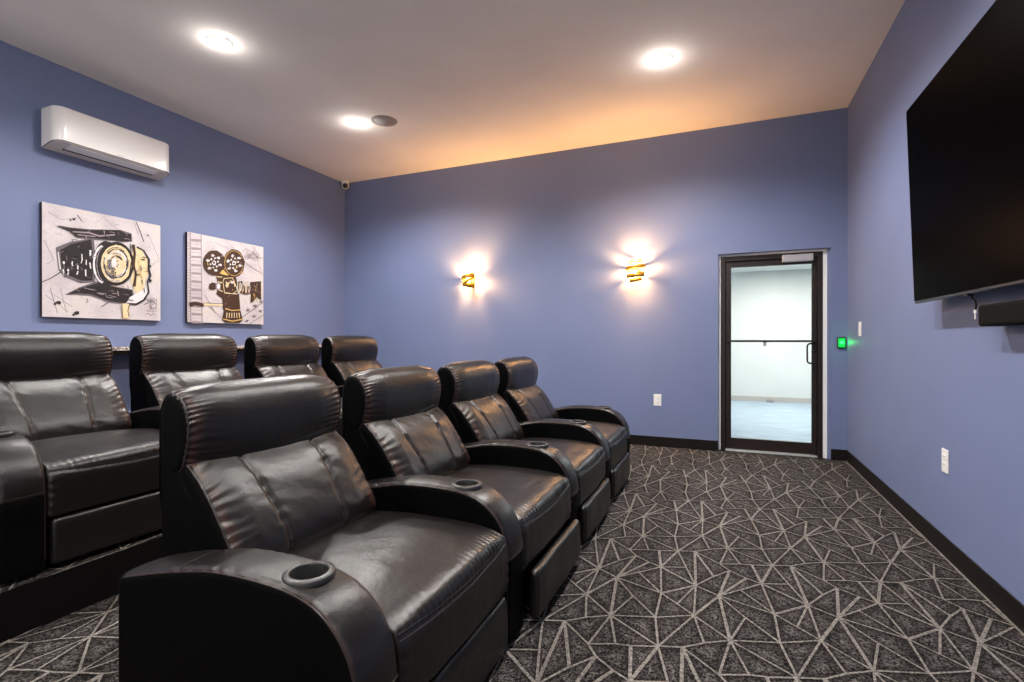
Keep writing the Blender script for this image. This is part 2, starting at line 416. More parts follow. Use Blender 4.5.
MB().box(-0.57, 0.57, -0.14, 0.14, -0.04, -0.036, M['panel_lit']).build('diffuser', hp)
structure(MB().box(-3, 5, HY - 0.012, HY, -0.004, 0.09, M['ac_grey'], 0.002), 'baseboard_hallway')
fo = thing('floor_outlet_box', 'small dark box at the foot of the hallway wall seen through the glass', 'outlet', (0.86, HY - 0.10, -0.004))
MB().box(-0.06, 0.06, -0.05, 0.05, 0, 0.05, M['closer'], 0.006).build('cover', fo)

# glass door
door = thing('door_1', 'glass door in a dark bronze frame leading to a bright hallway', None, (0, 0, 0), kind='structure')
FY = D + 0.075
tr = MB()                                              # pale jamb lining round the frame
tr.box(DOOR_L + 0.001, -0.017, FY - 0.01, FY + 0.06, 0, DOOR_T - 0.001, M['trim_white'])
tr.box(0.947, 0.982, FY - 0.01, FY + 0.06, 0, DOOR_T - 0.001, M['trim_white'])
tr.box(-0.017, 0.947, FY - 0.01, FY + 0.06, 2.108, DOOR_T - 0.001, M['trim_white'])
tag(tr.build('trim_door_jamb'), kind='structure')
structure(MB().box(0.982, DOOR_R, D + 0.03, FY + 0.06, 0, DOOR_T - 0.001, M['wall']), 'trim_door_reveal')
fr = MB()
fr.box(-0.016, 0.032, FY - 0.012, FY + 0.08, 0, 2.107, M['bronze'], 0.002)
fr.box(0.900, 0.946, FY - 0.012, FY + 0.08, 0, 2.107, M['bronze'], 0.002)
fr.box(0.032, 0.900, FY - 0.012, FY + 0.08, 2.055, 2.107, M['bronze'], 0.002)
fr.box(0.028, 0.048, FY + 0.058, FY + 0.078, 0.01, 2.06, M['bronze'])
fr.box(0.884, 0.904, FY + 0.058, FY + 0.078, 0.01, 2.06, M['bronze'])
fr.box(0.030, 0.902, FY + 0.058, FY + 0.078, 2.040, 2.06, M['bronze'])
fr.build('frame', door)
lf = MB(); LY0, LY1 = FY + 0.012, FY + 0.055
lf.box(0.036, 0.090, LY0, LY1, 0.022, 2.050, M['bronze'], 0.003)
lf.box(0.852, 0.897, LY0, LY1, 0.022, 2.050, M['bronze'], 0.003)
lf.box(0.090, 0.852, LY0, LY1, 1.990, 2.050, M['bronze'], 0.003)
lf.box(0.090, 0.852, LY0, LY1, 0.022, 0.140, M['bronze'], 0.003)
leaf = lf.build('door_leaf', door)
MB().box(0.091, 0.851, FY + 0.03, FY + 0.036, 0.141, 1.989, M['glass']).build('glass_pane', leaf)
pb = MB(); pb.box(0.040, 0.875, FY - 0.055, FY - 0.030, 1.180, 1.202, M['bronze'], 0.004)
pb.box(0.045, 0.075, FY - 0.034, LY0, 1.176, 1.206, M['bronze'], 0.004); pb.box(0.855, 0.885, FY - 0.034, LY0, 1.176, 1.206, M['bronze'], 0.004)
pb.box(0.400, 0.428, FY - 0.047, FY - 0.035, 1.140, 1.181, M['closer'], 0.003)
pb.build('push_bar', leaf)
MB().tube([(0.870, FY - 0.0, 1.165)] + [(0.830 + 0.028 * math.cos(a), FY - 0.05, 1.135 + 0.03 * math.sin(a)) for a in [PI / 2 + PI / 2 * k / 6 for k in range(7)]]
          + [(0.830 + 0.028 * math.cos(a), FY - 0.05, 0.995 + 0.03 * math.sin(a)) for a in [PI + PI / 2 * k / 6 for k in range(7)]] + [(0.870, FY - 0.0, 0.965)], 0.0085, M['bronze']).build('pull_handle', leaf)
MB().lathe([(0.0, 0.014), (0.015, 0.012), (0.018, 0.0)], M['bronze'], 20, Matrix.Translation((0.876, LY0, 1.09)) @ Matrix.Rotation(PI / 2, 4, 'X')).build('lock_cylinder', leaf)
dc = MB(); dc.box(0.575, 0.855, FY - 0.060, FY - 0.013, 2.010, 2.085, M['closer'], 0.006); dc.build('door_closer', door)
MB().box(0.033, 0.899, FY - 0.04, FY + 0.09, 0.0, 0.016, M['alu'], 0.004).build('threshold', door)

# granite drink ledge along the left wall
lg = thing('drink_ledge', 'narrow speckled granite ledge along the blue wall behind the back row of recliners', 'ledge', (XL, 2.9, 0))
MB().box(0.0, 0.30, -4.0, 2.93, 1.108, 1.140, M['granite'], 0.004).build('counter_slab', lg)
MB().box(0.0, 0.27, -4.0, 2.93, 1.075, 1.107, M['rubber'], 0.002).build('slab_shade', lg)  # dark strip standing in for the shadow under the slab

# ------------------------------------------------------------------ ceiling fixtures
def downlight(loc, label, first=None):
    if first is None:
        t = thing('recessed_downlight', label, 'ceiling light', loc, group='recessed ceiling downlights')
        MB().lathe([(0.068, -0.0115), (0.080, -0.0085), (0.091, -0.0035), (0.095, 0.0)], M['white_plastic'], 48).build('trim_ring', t)
        MB().lathe([(0.0, -0.022), (0.03, -0.0205), (0.055, -0.0170), (0.066, -0.0140), (0.071, -0.0115), (0.071, -0.001)], M['lens_lit'], 48).build('lens', t)
        return t
    c = copy_tree(first); c.location = loc; c['label'] = label; return c
lab = ['lit recessed ceiling light beside the round ceiling speaker', 'lit recessed ceiling light above the wall air conditioner', 'lit recessed ceiling light nearest the glass door']
d0 = downlight((LAMP_XY[0][0], LAMP_XY[0][1], HR), lab[0])
for k in (1, 2): downlight((*LAMP_XY[k], HR), lab[k], d0)
for k in range(3, 8):
    c = downlight((*LAMP_XY[k], HR), 'unseen recessed ceiling light added to brighten the room', d0)
sp = thing('ceiling_speaker', 'round flush speaker with a greyish perforated grille in the ceiling', 'speaker', (-3.275, 4.365, HR))
MB().lathe([(0.112, -0.004), (0.122, -0.008), (0.131, -0.006), (0.134, 0.0)], M['grille'], 56).build('rim', sp)
MB().lathe([(0.0, -0.006), (0.113, -0.005), (0.113, 0.0)], M['grille'], 56).build('grille', sp)
cm = thing('security_camera', 'small white security camera with a black lens in the ceiling corner', 'security camera', (XL + 0.075, D - 0.075, HR))
MB().lathe([(0.0, 0.0), (0.056, 0.0), (0.056, -0.022), (0.050, -0.030), (0.0, -0.030)], M['white_plastic'], 32).build('base', cm)
aim = Vector((0.62, -0.72, -0.32)).normalized(); rot = aim.to_track_quat('Z', 'Y').to_matrix().to_4x4()
ball = MB(); ball.lathe([(0.0, -0.052)] + [(0.052 * math.sin(a), -0.052 * math.cos(a)) for a in [PI * k / 24 for k in range(1, 19)]], M['white_plastic'], 36, Matrix.Translation((0, 0, -0.062)) @ rot)
ball = ball.build('eyeball', cm)
MB().lathe([(0.0, 0.058), (0.018, 0.052), (0.034, 0.040), (0.038, 0.030)], M['black_plastic'], 32, Matrix.Translation((0, 0, -0.062)) @ rot).build('lens', ball)

# ------------------------------------------------------------------ air conditioner
ac = thing('air_conditioner', 'white wall-mounted split air conditioner high on the left blue wall', 'air conditioner', (XL, 2.765, 2.765))
def ac_plan(off=0.0, n=10):
    # plan outline (x away from the wall, y along it), front corners rounded
    h, d, r = 0.465 - off, 0.215 - off, 0.075 - off * 0.5
    p = [(0.02, -h)]
    for k in range(n + 1):
        a = -PI / 2 + PI / 2 * k / n; p.append((d - r + r * math.cos(a), -h + r + r * math.sin(a)))
    for k in range(n + 1):
        a = PI / 2 * k / n; p.append((d - r + r * math.cos(a), h - r + r * math.sin(a)))
    return p + [(0.02, h)]
SLOPE = 0.24
lev = [(0.0, 0.0), (0.0, 0.31), (0.003, 0.318), (0.010, 0.325), (0.03, 0.328)]
rows = [ac_plan(o) for o, z in lev]; k = len(rows[0])
vsx = [(x, y, lev[i][1] + (SLOPE * x if i == 0 else 0)) for i, r_ in enumerate(rows) for x, y in r_]
b = MB().add(vsx, [(i * k + j, i * k + j + 1, (i + 1) * k + j + 1, (i + 1) * k + j) for i in range(len(rows) - 1) for j in range(k - 1)], M['ac_white'], True)
b.add([v for v in vsx[-k:]], [tuple(range(k))], M['ac_white'])
b.add([vsx[0], vsx[k - 1], vsx[-1], vsx[-k]], [(0, 1, 2, 3)], M['ac_white'])
housing = b.build('housing', ac)
def tilted_plate(off, z0, z1, m):
    p = ac_plan(off); vv = [(x, y, z0 + SLOPE * x) for x, y in p] + [(x, y, z1 + SLOPE * x) for x, y in p]
    return MB().add(vv, [tuple(range(k)), tuple(range(k, 2 * k))] + [(j, (j + 1) % k, k + (j + 1) % k, k + j) for j in range(k)], m)
tilted_plate(0.003, -0.002, 0.006, M['slot']).build('shadow_gap', ac)
und = tilted_plate(0.0075, -0.006, 0.004, M['ac_grey']).build('underside', ac)
TL = Matrix.Rotation(-math.atan(SLOPE), 4, 'Y')
MB().box(0.105, 0.190, -0.350, 0.350, -0.0125, -0.0062, M['ac_white'], 0.002, TL).build('louver_flap', ac)
MB().box(0.082, 0.104, -0.355, 0.355, -0.0085, -0.0058, M['slot'], 0, TL).build('outlet_slot', ac)
MB().box(0.0, 0.022, -0.456, 0.456, 0.004, 0.320, M['white_plastic'], 0.006).build('mounting_plate', ac)
MB().box(0.2148, 0.2162, -0.02, 0.03, 0.060, 0.066, M['ac_grey']).build('badge', ac)

# ------------------------------------------------------------------ wall sconces
def sconce(x, z, label, tilt, bands):
    t = thing('wall_sconce', label, 'wall lamp', (x, D, z), group=None)
    MB().lathe([(0.0, 0.012), (0.045, 0.010), (0.05, 0.0)], M['gold'], 32, Matrix.Rotation(PI / 2, 4, 'X')).build('back_plate', t)
    st = MB().tube([(0, -0.01, -0.075), (0, -0.06, -0.085), (0, -0.085, -0.075)], 0.007, M['gold']); st.build('arm', t)
    MB().lathe([(0.0, -0.052), (0.012, -0.05), (0.014, -0.030), (0.020, -0.008), (0.021, 0.014), (0.012, 0.032), (0.0, 0.036)], M['bulb'], 24, Matrix.Translation((0, -0.085, -0.028))).build('bulb', t)
    for (zc, rx, ry, wd, ax, ay, a0, a1) in bands:       # bent ribbon loops round the bulb
        n = 40; vs = []; fs = []
        R = Matrix.Translation((0, -0.088, zc)) @ Matrix.Rotation(ay, 4, 'Y') @ Matrix.Rotation(ax, 4, 'X')
        for i in range(n + 1):
            a = a0 + (a1 - a0) * i / n
            for rr, hh in ((1.0, -wd / 2), (1.0, wd / 2), (0.97, wd / 2), (0.97, -wd / 2)):
                vs.append(R @ Vector((rx * rr * math.cos(a), ry * rr * math.sin(a), hh)))
        for i in range(n):
            for q in range(4): fs.append((i * 4 + q, (i + 1) * 4 + q, (i + 1) * 4 + (q + 1) % 4, i * 4 + (q + 1) % 4))
        fs += [(0, 1, 2, 3), (n * 4 + 3, n * 4 + 2, n * 4 + 1, n * 4)]
        MB().add(vs, fs, M['amber'], True).build('ribbon', t)
    return t
F = 2 * PI
sconce(-3.025, 1.985, 'gold ribbon wall lamp nearest the room corner', 0,
       [(0.092, 0.066, 0.058, 0.010, 0.25, 0.15, 0, F), (0.028, 0.098, 0.076, 0.052, -0.12, -0.20, PI * 0.80, PI * 1.95), (-0.022, 0.094, 0.074, 0.036, 0.15, -0.55, PI * 0.95, PI * 2.15),
        (-0.066, 0.084, 0.068, 0.060, 0.05, 0.20, PI * 0.95, PI * 2.05), (0.0, 0.094, 0.066, 0.016, 0.2, 1.35, 0, F)])
sconce(-0.905, 1.980, 'gold ribbon wall lamp nearest the glass door', 0,
       [(0.118, 0.068, 0.060, 0.014, 0.40, -0.05, 0, F), (0.092, 0.082, 0.064, 0.016, 0.40, 0.12, 0, F), (0.048, 0.112, 0.080, 0.036, 0.08, -0.12, 0, F), (0.004, 0.100, 0.074, 0.012, 0.30, 0.14, 0, F), (-0.048, 0.100, 0.074, 0.044, 0.05, -0.06, PI * 0.85, PI * 2.2), (-0.096, 0.068, 0.060, 0.042, 0.1, -0.16, PI * 0.9, PI * 2.1)])

# ------------------------------------------------------------------ switches, outlets, reader
def wall_plate(name, label, cat, loc, rz, kind):
    t = thing(name, label, cat, loc, rz)              # local: faces -y
    MB().box(-0.042, 0.042, -0.007, 0.0, -0.065, 0.065, M['white_plastic'], 0.003).build('cover_plate', t)
    if kind == 'switch':
        MB().box(-0.017, 0.017, -0.011, -0.006, -0.034, 0.034, M['white_plastic'], 0.002).build('rocker', t)
    else:
        for zc in (0.022, -0.022):
            f = MB().box(-0.017, 0.017, -0.0095, -0.006, zc - 0.015, zc + 0.015, M['trim_white'], 0.003).build('socket', t)
            s_ = MB()
            for xx in (-0.007, 0.007): s_.box(xx - 0.0015, xx + 0.0015, -0.0100, -0.0090, zc - 0.003, zc + 0.007, M['slot'])
            s_.box(-0.002, 0.002, -0.0100, -0.0090, zc - 0.011, zc - 0.007, M['slot']); s_.build('slots', f)
    return t
wall_plate('electrical_outlet', 'white double outlet plate on the back wall left of the glass door', 'outlet', (-0.674, D, 0.524), 0, 'outlet')
wall_plate('electrical_outlet', 'white double outlet plate low on the right wall', 'outlet', (XR, 3.50, 0.531), -PI / 2, 'outlet')
wall_plate('light_switch', 'white light switch on the right wall near the corner', 'switch', (XR, 5.372, 1.301), -PI / 2, 'switch')
rd = thing('card_reader', 'small green-lit card reader between the glass door and the corner', 'card reader', (1.092, D, 1.175))
MB().box(-0.036, 0.036, -0.022, 0.0, -0.055, 0.055, M['black_plastic'], 0.006).build('housing', rd)
MB().box(-0.030, 0.030, -0.0265, -0.0215, -0.046, 0.046, M['green_plastic'], 0.004).build('face', rd)
MB().box(-0.014, 0.016, -0.0285, -0.0255, -0.008, 0.014, M['led'], 0.001).build('indicator', rd)
lamp('reader_glow', 'POINT', (1.100, D - 0.045, 1.180), 0.22, (0.02, 1.0, 0.15), shadow_soft_size=0.012)

# ------------------------------------------------------------------ television and soundbar
tv = thing('television', 'large black flat screen television tilted on the right wall', 'television', (1.032, 2.575, 1.412), 0)
tv.rotation_euler = (0, -math.atan2(0.040, 1.12), 0)   # leans into the room at the top
TW, TH = 1.025, 1.125                                    # half width, height; local: faces -x
MB().box(0.0, 0.030, -TW, TW, 0.0, TH, M['bezel'], 0.004).build('casing', tv)
MB().box(-0.003, 0.001, -TW + 0.004, TW - 0.004, 0.014, TH - 0.004, M['screen']).build('screen', tv)
MB().box(0.028, 0.072, -0.55, 0.55, 0.12, 0.85, M['black_plastic'], 0.01).build('rear_cover', tv)
MB().box(0.004, 0.020, 0.36, 0.40, -0.010, 0.002, M['black_plastic'], 0.003).build('sensor', tv)
br = MB(); br.box(0.070, 0.078, -0.28, 0.28, 0.35, 0.75, M['black_plastic'], 0.002); br.build('wall_bracket', tv)
sb = thing('soundbar', 'black soundbar mounted below the television on the right wall', 'soundbar', (XR, 2.42, 1.262))
MB().box(-0.088, -0.005, -0.47, 0.47, 0.0, 0.095, M['soundbar'], 0.012).build('body', sb)
MB().box(-0.006, 0.0, -0.30, 0.30, 0.02, 0.08, M['slot']).build('bracket', sb)
cb = thing('hanging_cable', 'short black cable with a white tag hanging under the television', 'cable', (1.085, 2.99, 1.42))
MB().tube([(0.0, 0.02, 0.012), (0.0, 0.035, -0.015), (0, 0.02, -0.030), (0, 0.0, -0.035), (0, -0.012, -0.055), (0.0, -0.005, -0.080)], 0.0045, M['black_plastic']).build('cable', cb)
tg = MB(); tg.box(-0.003, 0.003, -0.011, 0.007, -0.094, -0.078, M['white_plastic'], 0.001); tg.box(-0.002, 0.002, -0.005, 0.001, -0.122, -0.092, M['white_plastic'], 0.001); tg.build('tag', cb)

# ------------------------------------------------------------------ recliners
def catmull(pts, n):
    k = len(pts); out = []
    for i in range(k):
        p0, p1, p2, p3 = (Vector(pts[(i + q) % k]) for q in (-1, 0, 1, 2))
        for s in range(16):
            t = s / 16
            out.append(0.5 * ((2 * p1) + (p2 - p0) * t + (2 * p0 - 5 * p1 + 4 * p2 - p3) * t * t + (3 * p1 - p0 - 3 * p2 + p3) * t ** 3))
    L = [0.0]
    for i in range(len(out)): L.append(L[-1] + (out[(i + 1) % len(out)] - out[i]).length)
    tot = L[-1]; res = []; j = 0
    for q in range(n):
        s = tot * q / n
        while L[j + 1] < s: j += 1
        f = (s - L[j]) / max(L[j + 1] - L[j], 1e-9)
        res.append(out[j % len(out)].lerp(out[(j + 1) % len(out)], f))
    return res, tot

def sstep(a, b, x):
    t = max(0.0, min(1.0, (x - a) / (b - a))); return t * t * (3 - 2 * t)

class Pad:
    """A stuffed pad: a side profile (x, z) carried along y, rounded towards both ends, with a displacement along its normal."""
    def __init__(s, prof, w, nt, ny, r, disp=None, width=None, warp=None, wear=None):
        P, tot = catmull(prof, nt); s.tot = tot; s.nt = nt
        A = sum(P[i - 1].x * P[i].y - P[i].x * P[i - 1].y for i in range(nt))
        N = []
        for i in range(nt):
            t = (P[(i + 1) % nt] - P[i - 1]).normalized(); n = Vector((t.y, -t.x)) * (1 if A > 0 else -1); N.append(n)
        s.P, s.N, s.w = P, N, w
        s.verts = []; s.wear = []; s.ys = []
        for j in range(ny + 1):
            u = -1 + 2 * j / ny; u = 0.45 * u + 0.55 * math.sin(u * PI / 2)
            y = u * w / 2; e = w / 2 - abs(y); s.ys.append(y)
            ins = r * (1 - math.sqrt(max(0.0, 1 - ((r - e) / r) ** 2))) if e < r else 0.0
            for i in range(nt):
                p, n = P[i], N[i]; d = disp(p.x, p.y, y, e, n, tot * i / nt) if disp else 0.0
                q = p + n * (d * sstep(0, r * 0.6, e) - ins)
                yy = y * (width(q.y) if width else 1.0); x, z = q.x, q.y
                if warp: x, z = warp(x, z, y / (w / 2), n)
                s.verts.append(Vector((x, yy, z))); s.wear.append(wear(p.x, p.y, y, e, n) if wear else 0.0)
        s.ny = ny
    def at(s, i, j): return s.verts[j * s.nt + i % s.nt]
    def normal(s, i, j):
        a = s.at(i + 1, j) - s.at(i - 1, j); b_ = s.at(i, min(j + 1, s.ny)) - s.at(i, max(j - 1, 0))
        n = b_.cross(a).normalized(); ref = s.N[i % s.nt]
        return n if n.x * ref.x + n.z * ref.y + 1e-3 * n.y >= 0 else -n
    def mesh(s, name, m, side=None):
        nt, ny = s.nt, s.ny
        fs = [(j * nt + i, j * nt + (i + 1) % nt, (j + 1) * nt + (i + 1) % nt, (j + 1) * nt + i) for j in range(ny) for i in range(nt)]
        fs += [tuple(range(nt)), tuple(range(ny * nt, (ny + 1) * nt))]
        me = bpy.data.meshes.new(name); me.from_pydata([tuple(v) for v in s.verts], [], fs); me.materials.append(m)
        me.polygons.foreach_set('use_smooth', [True] * (len(fs) - 2) + [False, False])
        at = me.attributes.new('wear', 'FLOAT', 'POINT'); at.data.foreach_set('value', s.wear)
        if side:
            me.materials.append(side); me.update()
            for p in me.polygons:
                if abs(p.normal.y) > 0.75: p.material_index = 1
        bm = bmesh.new(); bm.from_mesh(me); bmesh.ops.recalc_face_normals(bm, faces=bm.faces); bm.to_mesh(me); bm.free()
        return me
    def row(s, y): return min(range(s.ny + 1), key=lambda j: abs(s.ys[j] - y))
    def near(s, x, z): return min(range(s.nt), key=lambda i: (s.P[i] - Vector((x, z))).length)

def dashes(mb, pts, r, m, on=0.008, off=0.004):
    """Stitches along a polyline."""
    L = [0.0]
    for a, b_ in zip(pts, pts[1:]): L.append(L[-1] + (b_ - a).length)
    def at(s):
        for i in range(len(L) - 1):
            if s <= L[i + 1]: return pts[i].lerp(pts[i + 1], (s - L[i]) / max(L[i + 1] - L[i], 1e-9))
        return pts[-1]
    s = 0.0
    while s + on < L[-1]:
        mb.tube([at(s), at(s + on / 2), at(s + on)], r, m, 5); s += on + off

nz = noise.noise
def fn(x, y, z): return nz(Vector((x, y, z)))

SW = 0.704                                              # clear width between the arms
# ---- headrest
HEAD = [(-0.350, 0.83), (-0.338, 0.895), (-0.343, 0.96), (-0.371, 1.018), (-0.418, 1.046), (-0.460, 1.036), (-0.484, 0.99), (-0.490, 0.90), (-0.484, 0.81), (-0.455, 0.765), (-0.405, 0.748), (-0.368, 0.775)]
def head_disp(x, z, y, e, n, s):
    front = sstep(-0.2, 0.5, n.x + 0.7 * n.y)
    g = math.sin(s * 270 + 7.5 * fn(s * 9, y * 7, 1.3)) * math.exp(-max(0, e - 0.012) / 0.034) * 0.0052 * (0.45 + 1.2 * abs(fn(s * 12, y * 3, 6))) * front
    g += 0.004 * fn(y * 3.0, s * 6.0, 4.1) * front
    g += 0.0022 * fn(y * 9.0, s * 26.0, 7.7) * math.exp(-e / 0.10) * front
    g += 0.012 * front * sstep(0.0, 0.16, e) - 0.004
    return g
def head_warp(x, z, v, n):
    low = sstep(0.92, 0.78, z)
    return x + 0.010 * low * (1 - v * v), z - 0.040 * low * (1 - v * v) + 0.012 * low - 0.010 * sstep(0.92, 1.03, z) * v ** 4
# ---- lower back cushion
BACK = [(-0.145, 0.47), (-0.152, 0.53), (-0.194, 0.60), (-0.248, 0.68), (-0.306, 0.75), (-0.366, 0.80), (-0.42, 0.84), (-0.46, 0.83), (-0.46, 0.78), (-0.39, 0.66), (-0.32, 0.52), (-0.28, 0.43), (-0.20, 0.42)]
def groove_y(z): return 0.138 + 0.030 * sstep(0.5, 0.85, z)
def back_disp(x, z, y, e, n, s):
    front = sstep(0.1, 0.6, n.x)
    gy = abs(abs(y) - groove_y(z))
    g = 0.022 * sstep(0, 0.12, e) * math.cos(min(1, abs(z - 0.64) / 0.22) * PI / 2)
    g += -0.0085 * math.exp(-(gy / 0.011) ** 2)
    g += 0.0022 * math.sin(z * 150 + 3 * fn(z * 8, y * 5, 2)) * math.exp(-gy / 0.022) * (0.4 + 0.6 * abs(fn(z * 6, y * 3, 9)))
    g += 0.007 * fn(y * 3.6, z * 9.0, 3.3) + 0.0028 * fn(y * 7, z * 24 + y * 12, 8.8) * (0.4 + 1.2 * math.exp(-min(e, gy) / 0.05))
    g += 0.0034 * math.sin(z * 225 - y * 40 + 7 * fn(z * 8, y * 6, 5)) * math.exp(-e / 0.040) * (0.4 + 1.2 * abs(fn(z * 10, y * 5, 15)))
    return g * front
def back_width(z): return 0.985
# ---- seat
SEAT = [(-0.27, 0.30), (-0.27, 0.42), (-0.22, 0.458), (-0.08, 0.476), (0.1, 0.487), (0.25, 0.488), (0.36, 0.478), (0.425, 0.460), (0.456, 0.436), (0.465, 0.40), (0.467, 0.34), (0.467, 0.28), (0.462, 0.246), (0.44, 0.236), (0.3, 0.232), (0.0, 0.232), (-0.22, 0.235)]
def seat_disp(x, z, y, e, n, s):
    top = sstep(0.3, 0.9, n.y); fr = sstep(0.35, 0.46, x) * sstep(-0.2, 0.2, n.y + 0.3)
    g = 0.022 * top * sstep(0.0, 0.22, e) * sstep(-0.25, 0.0, x) * (1 - 0.6 * sstep(0.2, 0.44, x))
    zl = 0.436 - 0.018 * (1 - (2 * y / SW) ** 2)                # seam that dips to the middle
    if n.x > 0.25:
        g += -0.006 * math.exp(-((z - zl) / 0.006) ** 2)
        above = sstep(-0.006, 0.010, z - zl) * math.exp(-max(0, z - zl) / 0.022)
        g += 0.0048 * math.sin(y * 230 + 6.0 * fn(y * 9, 1, 2)) * above * (0.25 + abs(fn(y * 7, 3, 3)) * 1.6)
    g += 0.012 * fr * (1 - (2 * y / SW) ** 2)
    g += 0.0055 * math.sin(y * 95 + 5 * fn(y * 9, x * 3, 6)) * abs(fn(y * 5, 2, 5)) * sstep(0.40, 0.46, x) * sstep(0.43, 0.38, z) * 0.35
    g += 0.006 * fn(x * 4.0, y * 4.0, 2.2) * top + 0.0010 * fn(x * 14, y * 14, 5.2) * (top + fr)
    g += 0.0045 * math.sin(z * 160 + 3 * fn(z * 9, y, 3)) * math.exp(-e / 0.02) * sstep(0.4, 0.46, x)
    return g
# ---- arm
AW = 0.158
ARM = [(0.462, 0.035), (0.463, 0.12), (0.463, 0.22), (0.463, 0.32), (0.459, 0.395), (0.443, 0.455), (0.418, 0.500), (0.378, 0.542), (0.325, 0.574), (0.25, 0.594), (0.16, 0.601), (0.06, 0.601), (-0.04, 0.594), (-0.15, 0.574), (-0.26, 0.550), (-0.400, 0.512), (-0.418, 0.49), (-0.422, 0.40), (-0.422, 0.20), (-0.422, 0.05), (-0.41, 0.022), (-0.15, 0.020), (0.1, 0.020), (0.35, 0.020), (0.455, 0.022)]
def arm_disp(x, z, y, e, n, s):
    up = sstep(-0.1, 0.5, n.y + 0.5 * n.x) * (1 if z > 0.3 else sstep(0.2, 0.3, z))
    g = 0.008 * up * (1 - (2 * y / AW) ** 2)
    g += 0.0022 * fn(x * 9, y * 9, 1.1) * up
    if z > 0.5: g += -0.004 * math.exp(-((x + 0.165 + 0.25 * y * 0) / 0.005) ** 2)
    if n.x > 0.6: g += -0.003 * math.exp(-((z - 0.345) / 0.005) ** 2)
    g += 0.0018 * math.sin(s * 120 + 4 * fn(s * 8, y * 8, 3)) * math.exp(-e / 0.018) * up
    return g
def arm_wear(x, z, y, e, n): return 0.95 * math.exp(-e / 0.010) * (1 if z > 0.32 and n.y > -0.3 and n.x > -0.5 else 0)
# ---- shell, footrest
SHELL = [(-0.20, 0.26), (-0.205, 0.44), (-0.25, 0.56), (-0.325, 0.70), (-0.378, 0.79), (-0.374, 0.88), (-0.378, 0.95), (-0.400, 1.006), (-0.440, 1.030), (-0.472, 1.018), (-0.494, 0.975), (-0.501, 0.88), (-0.500, 0.6), (-0.497, 0.4), (-0.495, 0.26), (-0.46, 0.235), (-0.22, 0.235)]
FOOT = [(0.468, 0.05), (0.470, 0.13), (0.467, 0.205), (0.455, 0.226), (0.432, 0.224), (0.426, 0.19), (0.426, 0.06), (0.434, 0.030), (0.458, 0.030)]

pads = {}
pads['headrest'] = Pad(HEAD, 0.706, 170, 190, 0.032, head_disp, warp=head_warp, wear=lambda x, z, y, e, n: sstep(0.012, 0.022, e) * math.exp(-e / 0.045) * sstep(-0.2, 0.4, n.x + n.y))
pads['back'] = Pad(BACK, 0.700, 170, 190, 0.026, back_disp, width=back_width, wear=lambda x, z, y, e, n: 1.0 * sstep(0.008, 0.02, e) * math.exp(-e / 0.045) * sstep(0.1, 0.5, n.x) + 0.35 * math.exp(-(abs(abs(y) - groove_y(z)) / 0.02) ** 2))
pads['seat'] = Pad(SEAT, SW, 230, 150, 0.020, seat_disp, wear=lambda x, z, y, e, n: 0.3 * math.exp(-e / 0.02) * sstep(0.35, 0.46, x))
pads['arm'] = Pad(ARM, AW, 240, 40, 0.020, arm_disp, wear=arm_wear)
pads['shell'] = Pad(SHELL, 0.702, 90, 24, 0.02, None, width=lambda z: 0.975 + 0.025 * sstep(0.62, 0.72, z))
pads['foot'] = Pad(FOOT, 0.676, 70, 40, 0.016, lambda x, z, y, e, n, s: 0.004 * fn(y * 6, z * 6, 3) * sstep(0.2, 0.8, n.x) + 0.004 * sstep(0, 0.1, e) * sstep(0.2, 0.8, n.x))
meshes = {}
meshes['headrest'] = pads['headrest'].mesh('headrest', M['leather'], M['vinyl'])
meshes['back'] = pads['back'].mesh('back_cushion', M['leather'], M['vinyl'])
meshes['seat'] = pads['seat'].mesh('seat_cushion', M['leather'])
meshes['shell'] = pads['shell'].mesh('back_shell', M['vinyl'])
meshes['foot'] = pads['foot'].mesh('footrest', M['leather'])
# arm: strip of leather over the top, vinyl sides, and a hole for the cup holder
arm_me = pads['arm'].mesh('armrest', M['leather']); arm_me.materials.append(M['vinyl'])
for p in arm_me.polygons:
    if abs(p.normal.y) > 0.80 or p.center.x < -0.395 or p.center.z < 0.345: p.material_index = 1
CUPX, CUPZ = 0.240, 0.6045
cut_mb = MB().lathe([(0.0, CUPZ + 0.05), (0.050, CUPZ + 0.05), (0.050, CUPZ - 0.085), (0.0, CUPZ - 0.085)], M['vinyl'], 40, Matrix.Translation((CUPX, 0, 0)))
cm_ = cut_mb.mesh('cutter'); bm = bmesh.new(); bm.from_mesh(cm_); bmesh.ops.remove_doubles(bm, verts=bm.verts, dist=1e-5); bmesh.ops.recalc_face_normals(bm, faces=bm.faces); bm.to_mesh(cm_); bm.free()
ta = link('armrest', arm_me); tc = link('cutter', cm_)
md = ta.modifiers.new('hole', 'BOOLEAN'); md.object = tc; md.operation = 'DIFFERENCE'; md.solver = 'EXACT'
bpy.context.view_layer.update()
dg = bpy.context.evaluated_depsgraph_get()
holed = bpy.data.meshes.new_from_object(ta.evaluated_get(dg))
bpy.data.objects.remove(ta); bpy.data.objects.remove(tc)
holed.name = 'armrest'
meshes['arm'] = holed

def line_on(pad, ij, lift=0.0006):
    out = []
    for i, j in ij: out.append(pad.at(i, j) + pad.normal(i, j) * lift)
    return out
